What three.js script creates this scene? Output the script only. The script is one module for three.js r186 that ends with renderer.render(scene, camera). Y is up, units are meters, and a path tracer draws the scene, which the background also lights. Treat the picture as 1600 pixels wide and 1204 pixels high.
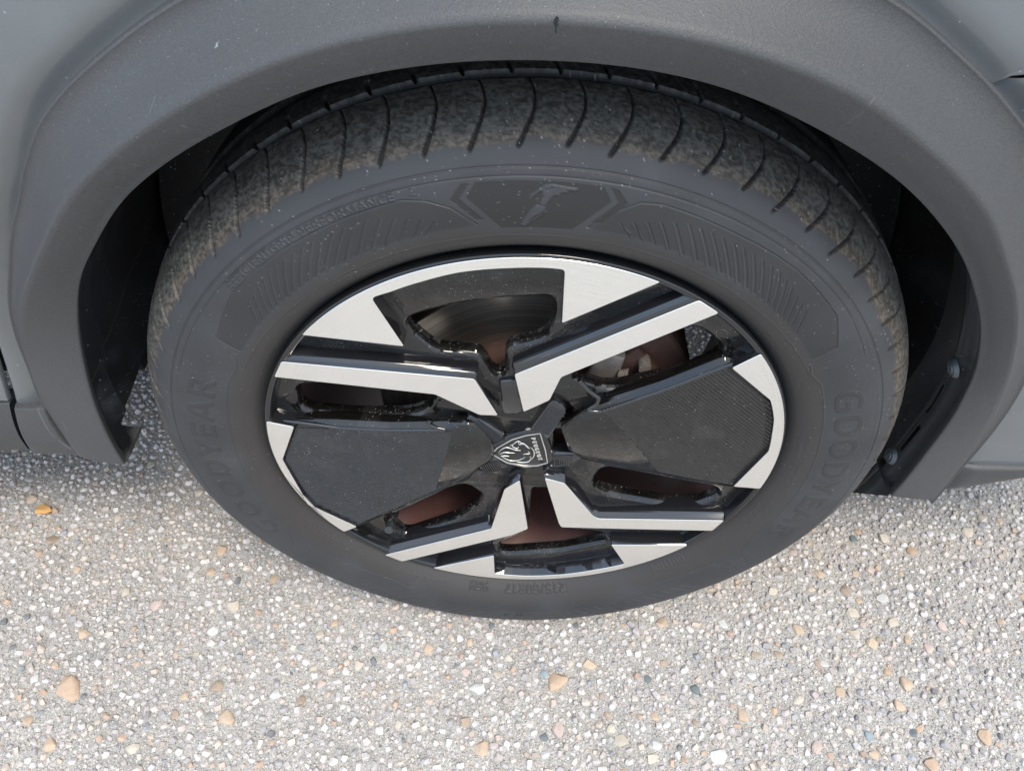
import * as THREE from 'three';
import * as BGU from 'three/addons/utils/BufferGeometryUtils.js';
import { ConvexGeometry } from 'three/addons/geometries/ConvexGeometry.js';
import { FontLoader } from 'three/addons/loaders/FontLoader.js';
import { TextGeometry } from 'three/addons/geometries/TextGeometry.js';
const SKY = 0.92, SUN = 1.5;

// ---------------------------------------------------------------- camera, sky, sun, exposure
const W = 1024, H = 770;
const renderer = new THREE.WebGLRenderer({ antialias: true });
renderer.setSize(W, H);
renderer.toneMapping = THREE.LinearToneMapping;
renderer.toneMappingExposure = 1.9;
renderer.shadowMap.enabled = true;
const scene = new THREE.Scene();

const AXLE = 0.332;                                   // height of the wheel axis above the pavement
const camera = new THREE.PerspectiveCamera(53.3, W / H, 0.02, 400);
camera.rotation.order = 'YXZ';
camera.position.set(-0.0014, 0.57 + AXLE, 0.4261);
camera.rotation.set(-0.83543, 0.02124, 0);
scene.add(camera);

function rng(seed) { let s = seed >>> 0; return () => { s = (s + 0x6D2B79F5) | 0; let t = Math.imul(s ^ (s >>> 15), 1 | s); t = (t + Math.imul(t ^ (t >>> 7), 61 | t)) ^ t; return ((t ^ (t >>> 14)) >>> 0) / 4294967296; }; }
const hash = (x, y, s) => { let h = Math.imul(x, 374761393) ^ Math.imul(y, 668265263) ^ Math.imul(s + 11, 1274126177); h = Math.imul(h ^ (h >>> 13), 1274126177); return ((h ^ (h >>> 16)) >>> 0) / 4294967296; };
const sm = (a, b, x) => { const t = Math.min(1, Math.max(0, (x - a) / (b - a))); return t * t * (3 - 2 * t); };
const mix = (a, b, t) => a + (b - a) * t;
function vnoise(x, y, s, px = 0, py = 0) {            // value noise, optional period in cells
  const xi = Math.floor(x), yi = Math.floor(y), fx = x - xi, fy = y - yi;
  const u = fx * fx * (3 - 2 * fx), v = fy * fy * (3 - 2 * fy);
  const w = (k, p) => (p ? ((k % p) + p) % p : k);
  const a = hash(w(xi, px), w(yi, py), s), b = hash(w(xi + 1, px), w(yi, py), s), c = hash(w(xi, px), w(yi + 1, py), s), d = hash(w(xi + 1, px), w(yi + 1, py), s);
  return mix(mix(a, b, u), mix(c, d, u), v);
}
function fbm(x, y, s, oct = 4, p = 0) { let a = 0.5, t = 0, n = 0; for (let i = 0; i < oct; i++) { t += a * vnoise(x, y, s + i * 7, p, p); n += a; a *= 0.5; x *= 2; y *= 2; p *= 2; } return t / n; }

{ // a bright thin-cloud sky with pale blue between the clouds
  const w = 256, h = 128, d = new Float32Array(w * h * 4);
  for (let j = 0; j < h; j++) for (let i = 0; i < w; i++) {
    const el = ((j + 0.5) / h - 0.5) * Math.PI, k = (j * w + i) * 4, up = Math.sin(Math.max(0, el));
    const c = sm(0.42, 0.8, fbm(i / 32, j / 16, 3, 4, 8));
    const b = SKY * mix(0.86, 1.0, up);
    d[k] = b * mix(0.62, 1.02, c); d[k + 1] = b * mix(0.82, 1.05, c); d[k + 2] = b * mix(1.12, 1.10, c); d[k + 3] = 1;
    if (el < 0) { d[k] = d[k + 1] = d[k + 2] = 0.45 * SKY; }
  }
  const t = new THREE.DataTexture(d, w, h, THREE.RGBAFormat, THREE.FloatType);
  t.mapping = THREE.EquirectangularReflectionMapping; t.magFilter = THREE.LinearFilter; t.needsUpdate = true;
  scene.background = t; scene.environment = t;
}
const sun = new THREE.DirectionalLight(new THREE.Color().setRGB(1.0, 0.90, 0.76), SUN);
sun.position.set(1.0, 3.8, 1.7); sun.target.position.set(0, 0.2, 0);
sun.castShadow = true; sun.shadow.radius = 34; sun.shadow.mapSize.set(2048, 2048);
Object.assign(sun.shadow.camera, { left: -2, right: 2, top: 2, bottom: -2, near: 0.1, far: 12 });
scene.add(sun, sun.target);

// ---------------------------------------------------------------- helpers
const counts = {};
function mesh(name, geo, mat, parent) { const m = new THREE.Mesh(geo, mat); m.name = name; m.castShadow = m.receiveShadow = true; if (parent) parent.add(m); return m; }
const col = (r, g, b) => new THREE.Color().setRGB(r, g, b);
function std(o) { const { c, ...r } = o; return new THREE.MeshPhysicalMaterial({ color: c ? col(...c) : 0xffffff, ...r }); }
function tex(n, fn, srgb, m = n) {                        // square periodic texture; fn(u, v) returns linear [r, g, b] 0..1
  const d = new Uint8Array(n * m * 4);
  for (let j = 0; j < m; j++) for (let i = 0; i < n; i++) {
    const c = fn(i / n, j / m, i, j), k = (j * n + i) * 4;
    for (let q = 0; q < 3; q++) { const v = Math.min(1, Math.max(0, c[q])); d[k + q] = Math.round(255 * (srgb ? (v <= 0.0031308 ? v * 12.92 : 1.055 * v ** (1 / 2.4) - 0.055) : v)); }
    d[k + 3] = 255;
  }
  const t = new THREE.DataTexture(d, n, m); t.wrapS = t.wrapT = THREE.RepeatWrapping; t.magFilter = THREE.LinearFilter; t.minFilter = THREE.LinearMipmapLinearFilter; t.generateMipmaps = true;
  if (srgb) t.colorSpace = THREE.SRGBColorSpace; t.needsUpdate = true; return t;
}
function planar(g, s, ax = 0, ay = 1) { const p = g.attributes.position, u = new Float32Array(p.count * 2); for (let i = 0; i < p.count; i++) { u[2 * i] = (p.getComponent(i, ax) + 0.37 * p.getZ(i)) / s; u[2 * i + 1] = (p.getComponent(i, ay) - 0.53 * p.getZ(i)) / s; } g.setAttribute('uv', new THREE.BufferAttribute(u, 2)); return g; }
function grid(nu, nv, fn, skip) {                          // surface patch; fn(i, j) returns [x, y, z]
  const pos = [], idx = [];
  for (let i = 0; i <= nu; i++) for (let j = 0; j <= nv; j++) pos.push(...fn(i, j));
  for (let i = 0; i < nu; i++) for (let j = 0; j < nv; j++) { if (skip && skip(i, j)) continue; const a = i * (nv + 1) + j, b = a + nv + 1; idx.push(a, b, a + 1, b, b + 1, a + 1); }
  const g = new THREE.BufferGeometry(); g.setAttribute('position', new THREE.Float32BufferAttribute(pos, 3)); g.setIndex(idx); g.computeVertexNormals(); return g;
}
function curve(tab) {                                      // smooth interpolation of [[x, y], ...], x ascending (monotone cubic)
  const n = tab.length, m = [];
  const d = (i) => (tab[i + 1][1] - tab[i][1]) / (tab[i + 1][0] - tab[i][0]);
  for (let i = 0; i < n; i++) m.push(i === 0 ? d(0) : i === n - 1 ? d(n - 2) : d(i - 1) * d(i) <= 0 ? 0 : (d(i - 1) + d(i)) / 2);
  return (x) => { if (x <= tab[0][0]) return tab[0][1]; if (x >= tab[n - 1][0]) return tab[n - 1][1]; let i = 0; while (x > tab[i + 1][0]) i++; const h = tab[i + 1][0] - tab[i][0], t = (x - tab[i][0]) / h, t2 = t * t, t3 = t2 * t; return tab[i][1] * (2 * t3 - 3 * t2 + 1) + h * m[i] * (t3 - 2 * t2 + t) + tab[i + 1][1] * (3 * t2 - 2 * t3) + h * m[i + 1] * (t3 - t2); };
}
function outline(pts, r, target = new THREE.Shape()) {     // polygon in mm with rounded corners, in metres
  const n = pts.length, V = pts.map(([x, y]) => new THREE.Vector2(x / 1000, y / 1000)); r /= 1000;
  for (let i = 0; i < n; i++) {
    const a = V[(i + n - 1) % n], b = V[i], c = V[(i + 1) % n];
    const ra = Math.min(r, a.distanceTo(b) * 0.45), rc = Math.min(r, b.distanceTo(c) * 0.45);
    const p = b.clone().lerp(a, ra / a.distanceTo(b)), q = b.clone().lerp(c, rc / b.distanceTo(c));
    if (i === 0) target.moveTo(p.x, p.y); else target.lineTo(p.x, p.y);
    target.quadraticCurveTo(b.x, b.y, q.x, q.y);
  }
  target.closePath(); return target;
}
function slab(shape, front, depth, o = {}) {               // extrusion whose front face lies at z = front; o.b bevel width, o.t bevel depth, o.s segments, o.off offset
  const t = o.t ?? o.b ?? 0, on = !!o.b;
  let g = new THREE.ExtrudeGeometry(shape, { depth: Math.max(0.0002, depth - 2 * (on ? t : 0)), bevelEnabled: on, bevelSize: o.b ?? 0, bevelThickness: t, bevelSegments: o.s ?? 2, bevelOffset: o.off ?? 0, curveSegments: o.cs ?? 4, steps: 1 });
  g.translate(0, 0, front - depth + (on ? t : 0)); g = BGU.toCreasedNormals(g, o.crease ?? 0.5); return planar(g, o.uv ?? 0.3);
}
function box(x0, x1, y0, y1, z0, z1) { const g = new THREE.BoxGeometry(x1 - x0, y1 - y0, z1 - z0); g.translate((x0 + x1) / 2, (y0 + y1) / 2, (z0 + z1) / 2); return g; }
function lathe(pts, seg = 180, a0 = 0, a1 = Math.PI * 2) { const g = new THREE.LatheGeometry(pts.map(([z, r]) => new THREE.Vector2(r / 1000, z / 1000)), seg, a0, a1); g.rotateX(Math.PI / 2); return g; }
function merge(list) { return BGU.mergeGeometries(list.map((g) => { const n = g.index ? g.toNonIndexed() : g; for (const k of Object.keys(n.attributes)) if (!['position', 'normal', 'uv'].includes(k)) n.deleteAttribute(k); if (!n.attributes.uv) planar(n, 0.3); return n; })); }
// ---- outlines in millimetres about the wheel axis
const TOP_RING = [[-174.2,153.6],[-95.5,142.6],[-113.8,190.4],[-112.5,193.6],[-99.5,198.8],[-74.2,209.5],[-49.3,217.7],[-13.2,222.4],[14.4,223.1],[25.8,221.9],[27.0,219.6],[27.4,169.9],[95.6,210.8],[93.7,214.3],[63.9,224.9],[26.2,232.2],[-10.5,233.2],[-48.7,227.5],[-85.7,214.7],[-111.5,201.0],[-139.4,182.3],[-161.6,164.8]];
const RIGHT_RING = [[183.9,139.3],[165.7,123.6],[205.8,85.6],[209.6,76.6],[215.2,60.7],[218.6,40.5],[221.7,15.5],[202.0,-40.6],[224.2,-42.6],[230.5,-14.2],[229.4,20.5],[224.0,52.2],[215.6,83.4],[199.7,116.1]];
const LEFT_RING = [[-228.9,46.6],[-204.4,39.2],[-225.6,-9.8],[-214.2,-83.7],[-173.0,-125.7],[-190.8,-137.8],[-216.9,-97.3],[-232.1,-41.6],[-233.2,11.5]];
const BOTTOM_RING = [[-100.4,-212.5],[-30.5,-180.0],[-30.1,-220.1],[4.1,-224.0],[49.4,-218.5],[82.8,-206.9],[114.2,-192.7],[95.5,-152.3],[173.8,-148.2],[160.6,-166.0],[115.0,-199.9],[83.6,-217.1],[49.8,-228.2],[4.3,-235.3],[-30.3,-235.2],[-66.9,-229.1]];
const SPOKE_A = [[-207.2,104.8],[-197.0,123.0],[-123.0,114.8],[-41.5,105.9],[-22.6,59.8],[-38.7,60.2],[-75.3,86.1],[-119.0,92.3]];
const SPOKE_B = [[126.8,194.9],[143.7,182.6],[29.8,109.9],[21.4,81.1],[-0.6,65.0],[-8.4,112.1]];
const SPOKE_C = [[20.6,-31.8],[40.3,-40.2],[71.7,-96.2],[77.6,-101.3],[205.4,-100.6],[197.3,-120.4],[102.3,-120.0],[40.6,-119.0],[37.6,-111.1]];
const SPOKE_D = [[-3.1,-36.8],[6.2,-123.3],[-10.5,-136.6],[-133.2,-196.5],[-150.8,-183.1],[-32.2,-124.6],[-17.6,-51.7]];
const PANEL_RIGHT = [[64.4,66.1],[116.8,93.7],[161.2,123.3],[168.6,119.7],[208.0,81.4],[216.8,57.1],[224.1,16.4],[203.4,-45.9],[162.9,-36.5],[122.7,-24.1],[95.4,-17.7],[59.8,-7.7],[45.4,4.7],[38.0,33.7]];
const PANEL_LEFT = [[-204.5,36.4],[-165.6,35.2],[-119.5,32.7],[-69.3,35.4],[-49.8,37.7],[-32.2,9.3],[-31.5,-10.3],[-46.4,-26.0],[-55.1,-43.1],[-70.1,-49.5],[-120.2,-89.9],[-145.4,-108.6],[-173.9,-130.6],[-215.9,-89.5],[-227.4,-14.9]];
const RIB_RIGHT = [[65.5,65.3],[117.1,92.2],[161.5,121.8],[168.9,118.2],[207.1,80.5],[215.1,57.0],[222.5,18.3],[202.1,-42.7],[162.4,-33.3],[127.4,-22.9],[89.7,35.1]];
const RIB_LEFT = [[-203.3,33.7],[-166.0,32.9],[-119.7,30.4],[-64,31.5],[-72,-6],[-86,-60],[-144.9,-105.0],[-173.3,-126.8],[-214.4,-88.3],[-225.6,-14.8]];
const HOLE_TOP = [[-94.3,156.9],[-65.7,169.0],[-41.0,175.4],[-17.3,179.1],[18.4,182.3],[22.2,175.2],[20.5,154.4],[15.4,139.5],[2.1,133.5],[-16.1,127.3],[-17.4,94.4],[-25.0,94.2],[-32.7,113.5],[-39.4,120.9],[-66.8,121.8],[-76.4,126.8],[-89.5,143.8]];
const HOLE_LEFT = [[-195.0,77.4],[-199.6,49.2],[-192.0,41.0],[-151.8,36.5],[-105.9,38.2],[-89.9,44.9],[-78.6,61.7],[-78.6,76.8],[-121.1,84.0]];
const HOLE_RIGHT = [[39.5,95.7],[46.5,88.7],[60.0,83.3],[68.0,79.4],[80.1,79.7],[134.0,99.4],[155.9,116.8],[159.0,127.3],[151.6,138.8],[134.7,153.2],[111.3,147.9]];
const HOLE_LOWLEFT = [[-146.6,-132.8],[-113.5,-109.6],[-72.8,-74.6],[-57.3,-67.4],[-41.0,-85.0],[-44.9,-103.8],[-69.1,-132.8],[-124.6,-167.0],[-130.0,-164.6],[-137.6,-150.4]];
const HOLE_LOWRIGHT = [[68.8,-58.6],[78.1,-34.3],[169.3,-60.1],[193.0,-64.2],[199.5,-79.2],[179.8,-97.3],[152.3,-98.2],[89.3,-80.9],[76.3,-73.4]];
const HOLE_BOTTOM = [[10.5,-72.6],[24.6,-72.1],[40.3,-146.9],[85.1,-153.1],[93.9,-174.1],[46.8,-193.7],[-10.9,-204.3],[-23.3,-203.3],[-23.0,-176.9],[6.6,-155.9]];
const SHIELD = [[-29.9,-7.8],[-24.9,1.7],[-10.9,15.0],[2.2,21.5],[15.1,24.7],[20.9,-0.5],[23.4,-20.3],[13.8,-25.3],[1.3,-27.1],[-15.8,-21.4]];
const ARM_UL = [[-47.2,45.1],[-18.9,19.0],[-29.9,-1.4],[-53.3,35.1]];
const ARM_UR = [[24.8,68.2],[35.9,57.4],[22.2,16.4],[7.2,29.0]];
const ARM_R = [[26.8,-11.3],[55.2,-11.5],[45.2,-28.1],[28.2,-32.7]];
const ARM_L = [[-31.5,-18.0],[-10.8,-32.8],[-17.0,-46.8],[-38.2,-38.9],[-42.9,-32.7]];
const POCKET_UL = [[-62.9,36.3],[-55.7,42.8],[-48.4,36.7],[-46.4,12.7],[-57.3,8.6],[-64.5,19.7]];
const POCKET_UR = [[27.4,61.4],[36.5,59.9],[42.0,52.3],[42.1,40.8],[35.5,33.4]];
const POCKET_R = [[29.6,22.2],[35.6,20.5],[39.5,1.5],[53.0,-12.9],[37.9,-14.3],[29.1,-8.6]];
const POCKET_L = [[-45.2,-38.3],[-35.5,-26.5],[-28.2,-32.5],[-32.8,-42.1],[-41.1,-46.6]];
const LION = [[[-13.0,4.3],[-10.4,6.5],[-9.9,3.9],[-7.8,1.9],[-5.2,1.5],[-4.7,4.9]],[[-10.4,6.0],[-7.6,9.9],[-5.0,12.1],[-2.2,9.6],[-3.4,6.2]],[[-5.0,11.6],[-3.7,7.5],[-1.1,9.2],[2.0,6.8],[5.7,1.4]],[[-1.6,6.7],[0.4,8.0],[3.6,3.5],[5.7,1.0]],[[6.2,3.5],[8.8,0.2],[10.3,-6.7],[9.1,-12.8],[7.6,-16.4]],[[-23.5,-6.3],[-20.3,-0.6],[-16.1,2.5],[-12.0,1.3],[-7.8,-1.1],[-2.6,-1.8]],[[-23.1,-8.9],[-18.3,-5.3],[-13.0,-5.6],[-7.8,-5.9]],[[-21.5,-10.6],[-17.3,-10.5],[-13.1,-11.2]],[[-21.0,-10.6],[-16.8,-14.9],[-12.0,-17.8],[-4.6,-17.2],[-1.4,-14.9],[2.2,-11.7]],[[-5.6,-19.9],[-0.8,-20.4],[3.9,-19.6],[6.0,-17.3],[7.3,-12.4],[5.9,-10.7]],[[-0.4,-7.8],[2.7,-6.9],[5.8,-6.4],[4.2,-2.5]]];
const SCUFFS = [[-0.1862, 0.3493, -0.1887, 0.3373, 0.8, 0.22], [-0.2423, 0.3359, -0.2408, 0.3301, 1.0, 0.22], [-0.1497, 0.3770, -0.1496, 0.3751, 2.0, 0.50], [0.1957, 0.3535, 0.1924, 0.3450, 0.5, 0.20], [0.1928, 0.3450, 0.1839, 0.3337, 0.5, 0.20], [0.1242, 0.3658, 0.1266, 0.3625, 0.6, 0.20], [-0.4611, -0.0000, -0.4630, -0.0245, 1.6, 0.30], [-0.4586, -0.0029, -0.4562, -0.0328, 2.2, 0.22], [-0.4535, -0.0074, -0.4462, -0.0320, 1.5, 0.18], [-0.4992, -0.0137, -0.4961, -0.0260, 1.2, 0.25], [-0.5186, -0.0132, -0.5136, -0.0223, 1.0, 0.25], [-0.4389, 0.0318, -0.4407, 0.0108, 1.2, 0.12], [-0.2157, 0.3135, -0.2152, 0.3102, 0.8, 0.15], [-0.2159, 0.3061, -0.2152, 0.3053, 1.0, 0.30], [0.2839, 0.2421, 0.2888, 0.2352, 0.5, 0.15], [-0.1745, 0.3313, -0.1734, 0.3306, 1.2, 0.25], [0.0242, 0.3758, 0.0281, 0.3755, 0.5, 0.12], [-0.0660, 0.3787, -0.0643, 0.3778, 0.5, 0.20]];   // scratches and rubbed spots on the trim: ends in metres, width in mm, strength
const D2R = Math.PI / 180;
// ---------------------------------------------------------------- the car
const car = new THREE.Group(); car.name = 'parked_car'; scene.add(car);
car.userData = { label: 'grey car with dark plastic wheel arch, parked on pebbly pavement', category: 'car' };
const wheel = new THREE.Group(); wheel.name = 'wheel'; wheel.position.y = AXLE; car.add(wheel);

// ---- textures of dust and dirt, in metres
const dustMap = tex(1024, (u, v, i, j) => {               // gloss black paint with pale dust specks and smeared grime, 0.3 m square
  const g = fbm(u * 24, v * 24, 21, 4, 24), big = fbm(u * 5, v * 5, 22, 3, 5);
  let r = 0.0065 + 0.014 * sm(0.45, 0.8, g) * sm(0.3, 0.6, big), b = r * 0.85;
  const s = hash(i >> 1, j >> 1, 5), s1 = hash(i, j, 9), many = 0.35 + 1.3 * sm(0.35, 0.65, big);
  if (s < 0.013 * many) { const q = 0.05 + 0.40 * hash(i >> 1, j >> 1, 6) ** 3; r += q * 0.95; b += q * 0.88; }
  else if (s1 < 0.07 * many) { const q = 0.12 * hash(i, j, 10); r += q; b += q * 0.85; }
  return [r, mix(r, b, 0.45), b];
}, true);
const dustRough = tex(512, (u, v) => { const g = fbm(u * 20, v * 20, 31, 4, 20), big = fbm(u * 4, v * 4, 33, 3, 4); const q = 0.07 + 0.30 * sm(0.38, 0.75, g * 0.6 + big * 0.4); return [q, q, q]; }, false);
const M = {};
M.gloss = std({ map: dustMap, roughnessMap: dustRough, roughness: 1, clearcoat: 0.35, clearcoatRoughness: 0.12 });
M.panel = std({ map: tex(1024, (u, v, i, j) => { const g = fbm(u * 14 + v * 9, v * 16, 25, 4), st = fbm(u * 60, v * 8, 26, 3), big = fbm(u * 4, v * 4, 27, 3, 4); let r = 0.0055 + 0.013 * sm(0.45, 0.75, 0.5 * g + 0.5 * st) * sm(0.35, 0.65, big); const s = hash(i >> 1, j >> 1, 28), s1 = hash(i, j, 29); if (s < 0.004 + 0.010 * sm(0.5, 0.7, big)) r += 0.03 + 0.45 * hash(i >> 1, j >> 1, 30) ** 3; else if (s1 < 0.03) r += 0.06 * hash(i, j, 31); return [r, r * 0.95, r * 0.87]; }, true), roughnessMap: tex(512, (u, v) => { const g = fbm(u * 9 + v * 6, v * 10, 35, 4), st = fbm(u * 50, v * 6, 36, 3); const q = 0.06 + 0.24 * sm(0.4, 0.75, 0.5 * g + 0.5 * st); return [q, q, q]; }, false), roughness: 1, clearcoat: 0.5, clearcoatRoughness: 0.08 });
M.bevel = std({ c: [0.012, 0.012, 0.014], roughness: 0.16, clearcoat: 1, clearcoatRoughness: 0.05 });
M.glossClean = std({ c: [0.010, 0.010, 0.011], roughnessMap: dustRough, roughness: 0.8, clearcoat: 0.5, clearcoatRoughness: 0.08 });
{ // milled spoke faces: fine turning lines round the axis (u runs outwards, v round), a few dirt specks
  const t = tex(1024, (u, v, i, j) => { let q = 0.97 - 0.06 * fbm(u * 6, v * 6, 41, 3, 6) - 0.07 * hash(i, 0, 42) - 0.03 * vnoise(u * 512, v * 6, 43, 512, 6); const s = hash(i, j, 15); if (s < 0.0005) q *= 0.25 + 0.5 * hash(i, j, 16); return [q, q * 0.972, q * 0.915]; }, true);
  const b = tex(1024, (u, v, i) => { const q = 0.5 + 0.5 * (hash(i, 0, 42) - 0.5) + 0.5 * (vnoise(u * 170, 0, 44, 170, 1) - 0.5); return [q, q, q]; }, false);
  M.milled = std({ map: t, bumpMap: b, bumpScale: 0.00008, metalness: 0.82, roughness: 0.24, clearcoat: 0.4, clearcoatRoughness: 0.2 });
}
M.barrel = std({ map: tex(512, (u, v, i, j) => { const g = fbm(u * 10, v * 10, 51, 4, 10); const s = hash(i, j, 52) < 0.006 ? 0.08 : 0; return [0.052 + 0.070 * g + s, 0.024 + 0.031 * g + s, 0.021 + 0.026 * g + s]; }, true), roughness: 0.42, clearcoat: 0.3, clearcoatRoughness: 0.25 });
M.rust = std({ map: tex(512, (u, v) => { const g = fbm(u * 16, v * 16, 61, 5, 16); return [mix(0.045, 0.17, g), mix(0.025, 0.088, g), mix(0.021, 0.070, g)]; }, true), roughness: 0.8 });
M.iron = std({ map: tex(512, (u, v) => { const g = fbm(u * 18, v * 18, 63, 5, 18); return [mix(0.14, 0.46, g), mix(0.115, 0.40, g), mix(0.10, 0.35, g)]; }, true), roughness: 0.7, metalness: 0.2 });
M.discFace = std({ map: tex(512, (u, v) => { const g = 0.5 * hash(0, Math.floor(v * 512), 66) + 0.5 * fbm(u * 8, v * 40, 65, 3); return [mix(0.16, 0.50, g), mix(0.135, 0.44, g), mix(0.11, 0.38, g)]; }, true), metalness: 0.8, roughness: 0.30 });
M.dark = std({ c: [0.006, 0.006, 0.007], roughness: 0.9 });
M.silver = std({ c: [0.86, 0.85, 0.80], metalness: 0.75, roughness: 0.32 });

// ---- rim: black lip and barrel, one black dish with its openings, milled faces on black blocks
mesh('rim_lip', planar(lathe([[-16, 226], [-3, 228.5], [-1.2, 230.5], [-1.0, 233], [-2.2, 234.4], [-5, 235], [-15, 233.5], [-15, 226]], 240), 0.3), M.glossClean, wheel);
mesh('rim_barrel', planar(lathe([[-14, 229], [-24, 219], [-34, 212], [-60, 206], [-120, 200], [-186, 206], [-190, 214], [-186, 219], [-120, 205], [-40, 219], [-18, 233]], 200), 0.3), M.barrel, wheel);
{
  const s = new THREE.Shape(); s.absarc(0, 0, 0.2335, 0, Math.PI * 2);
  for (const [p, r] of [[HOLE_TOP, 8], [HOLE_LEFT, 8], [HOLE_RIGHT, 9], [HOLE_LOWLEFT, 8], [HOLE_LOWRIGHT, 9], [HOLE_BOTTOM, 4]]) s.holes.push(outline(p, r, new THREE.Path()));
  for (const p of [POCKET_UL, POCKET_UR, POCKET_R, POCKET_L]) s.holes.push(outline(p, 5, new THREE.Path()));
  mesh('rim_dish', slab(s, -0.0155, 0.016, { b: 0.0040, t: 0.007, s: 4, off: -0.0040, cs: 48, crease: 0.7 }), M.gloss, wheel);
}
function inside(g, R) { const p = g.attributes.position; for (let i = 0; i < p.count; i++) { const r = Math.hypot(p.getX(i), p.getY(i)); if (r > R) p.setXY(i, p.getX(i) * R / r, p.getY(i) * R / r); } return g; }
function block(name, pts, r, up, flank, depth = 0.024) {     // black body: broad rounded shoulder along its upper edges, steep flanks elsewhere; up and flank in metres
  const c = outline(pts, r).getPoints(4); if (c[0].distanceTo(c[c.length - 1]) < 1e-6) c.pop();
  if (THREE.ShapeUtils.area(c) < 0) c.reverse();
  const n = c.length, nor = c.map((_, i) => { const t = c[(i + 1) % n].clone().sub(c[(i + n - 1) % n]).normalize(); return new THREE.Vector2(t.y, -t.x); });
  const rings = [[0, 0], [0.25, 0.10], [0.5, 0.24], [0.75, 0.46], [0.93, 0.74], [1, 1], [1.06, depth / 0.007]], pos = [], idx = [];
  for (const [o, d] of rings) c.forEach((p, i) => { const w = mix(flank, up, sm(0.35, 0.95, nor[i].y)) * o; pos.push(p.x + nor[i].x * w, p.y + nor[i].y * w, -0.0006 - d * 0.007); });
  for (let k = 0; k + 1 < rings.length; k++) for (let i = 0; i < n; i++) { const j = (i + 1) % n, A = k * n + i, B = k * n + j; idx.push(A, A + n, B, B, A + n, B + n); }
  for (const f of THREE.ShapeUtils.triangulateShape(c, [])) idx.push(...f);
  const g = new THREE.BufferGeometry(); g.setAttribute('position', new THREE.Float32BufferAttribute(pos, 3)); g.setIndex(idx);
  mesh(name, planar(BGU.toCreasedNormals(inside(g, 0.2312), 0.7), 0.3), M.bevel, wheel);
}
function milled(pts, r) {
  const g = slab(outline(pts, r), 0, 0.0007, { b: 0.0003, s: 1, cs: 3, off: -0.0003 }), p = g.attributes.position, uv = g.attributes.uv;
  for (let i = 0; i < p.count; i++) { let a = Math.atan2(p.getX(i), p.getY(i)); if (a < -2.8) a += 2 * Math.PI; uv.setXY(i, Math.hypot(p.getX(i), p.getY(i)) / 0.25, a * 0.9); }
  mesh('milled_face', g, M.milled, wheel);
}
for (const [p, up] of [[SPOKE_A, 0.0062], [SPOKE_B, 0.0066], [SPOKE_C, 0.0040], [SPOKE_D, 0.0036]]) { block('spoke', p, 2.2, up, 0.0016); milled(p, 2.2); }
const arcs = (pts) => pts.flatMap((a, i) => {                // edges that follow the rim become true arcs
  const b = pts[(i + 1) % pts.length], R = (p) => { const r = Math.hypot(...p); return r > 228 ? 232.2 : r; }, ra = R(a), rb = R(b), ta = Math.atan2(a[1], a[0]); let dt = Math.atan2(b[1], b[0]) - ta; dt = Math.atan2(Math.sin(dt), Math.cos(dt));
  const n = ra > 217 && rb > 217 && Math.abs(ra - rb) < 6 ? Math.max(1, Math.round(Math.abs(dt) * rb / 5)) : 1;
  return Array.from({ length: n }, (_, k) => { const r = mix(ra, rb, k / n), t = ta + dt * k / n; return [r * Math.cos(t), r * Math.sin(t)]; });
});
for (const p of [TOP_RING, RIGHT_RING, LEFT_RING, BOTTOM_RING].map(arcs)) { block('rim_segment', p, 2, 0.0020, 0.0010); milled(p, 2); }
{ // side panels: raised plate, sloped towards the openings, its outer part with fine straight ribs
  const ribs = (poly, deg, pitch, z) => {                     // prisms along direction deg, clipped to the polygon
    const d = [Math.cos(deg * D2R), Math.sin(deg * D2R)], n = [-d[1], d[0]], pos = [], q = poly.map(([x, y]) => [x * d[0] + y * d[1], x * n[0] + y * n[1]]);
    const lo = Math.min(...q.map((p) => p[1])), hi = Math.max(...q.map((p) => p[1]));
    for (let v = lo + pitch / 2; v < hi; v += pitch) {
      const hit = []; q.forEach((p, i) => { const o = q[(i + 1) % q.length]; if ((p[1] < v) !== (o[1] < v)) hit.push(p[0] + (o[0] - p[0]) * (v - p[1]) / (o[1] - p[1])); }); hit.sort((a, b) => a - b);
      for (let k = 0; k + 1 < hit.length; k += 2) {
        const u0 = hit[k] + 0.8, u1 = hit[k + 1] - 0.8; if (u1 - u0 < 2) continue;
        const at = (u, w, h) => [(u * d[0] + w * n[0]) / 1000, (u * d[1] + w * n[1]) / 1000, z + h / 1000], hw = pitch * 0.36;
        const A = at(u0, v - hw, 0), B = at(u1, v - hw, 0), C = at(u1, v - hw * 0.4, 0.55), D = at(u0, v - hw * 0.4, 0.55), E = at(u1, v + hw * 0.4, 0.55), F = at(u0, v + hw * 0.4, 0.55), G = at(u1, v + hw, 0), I = at(u0, v + hw, 0);
        pos.push(...A, ...B, ...C, ...A, ...C, ...D, ...D, ...C, ...E, ...D, ...E, ...F, ...F, ...E, ...G, ...F, ...G, ...I);
      }
    }
    const g = new THREE.BufferGeometry(); g.setAttribute('position', new THREE.Float32BufferAttribute(pos, 3)); g.computeVertexNormals(); return planar(g, 0.3);
  };
  for (const [p, q, deg] of [[PANEL_RIGHT, RIB_RIGHT, -43], [PANEL_LEFT, RIB_LEFT, -27]]) {
    mesh('spoke_panel', inside(slab(outline(p, 3), -0.0042, 0.018, { b: 0.0048, t: 0.0075, s: 4, cs: 3, crease: 0.9 }), 0.2312), M.panel, wheel);
    mesh('ribbed_insert', merge([slab(outline(q, 2), -0.0036, 0.0006, { cs: 3 }), ribs(q, deg, 3.1, -0.0036)]), M.panel, wheel);
  }
}
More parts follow.
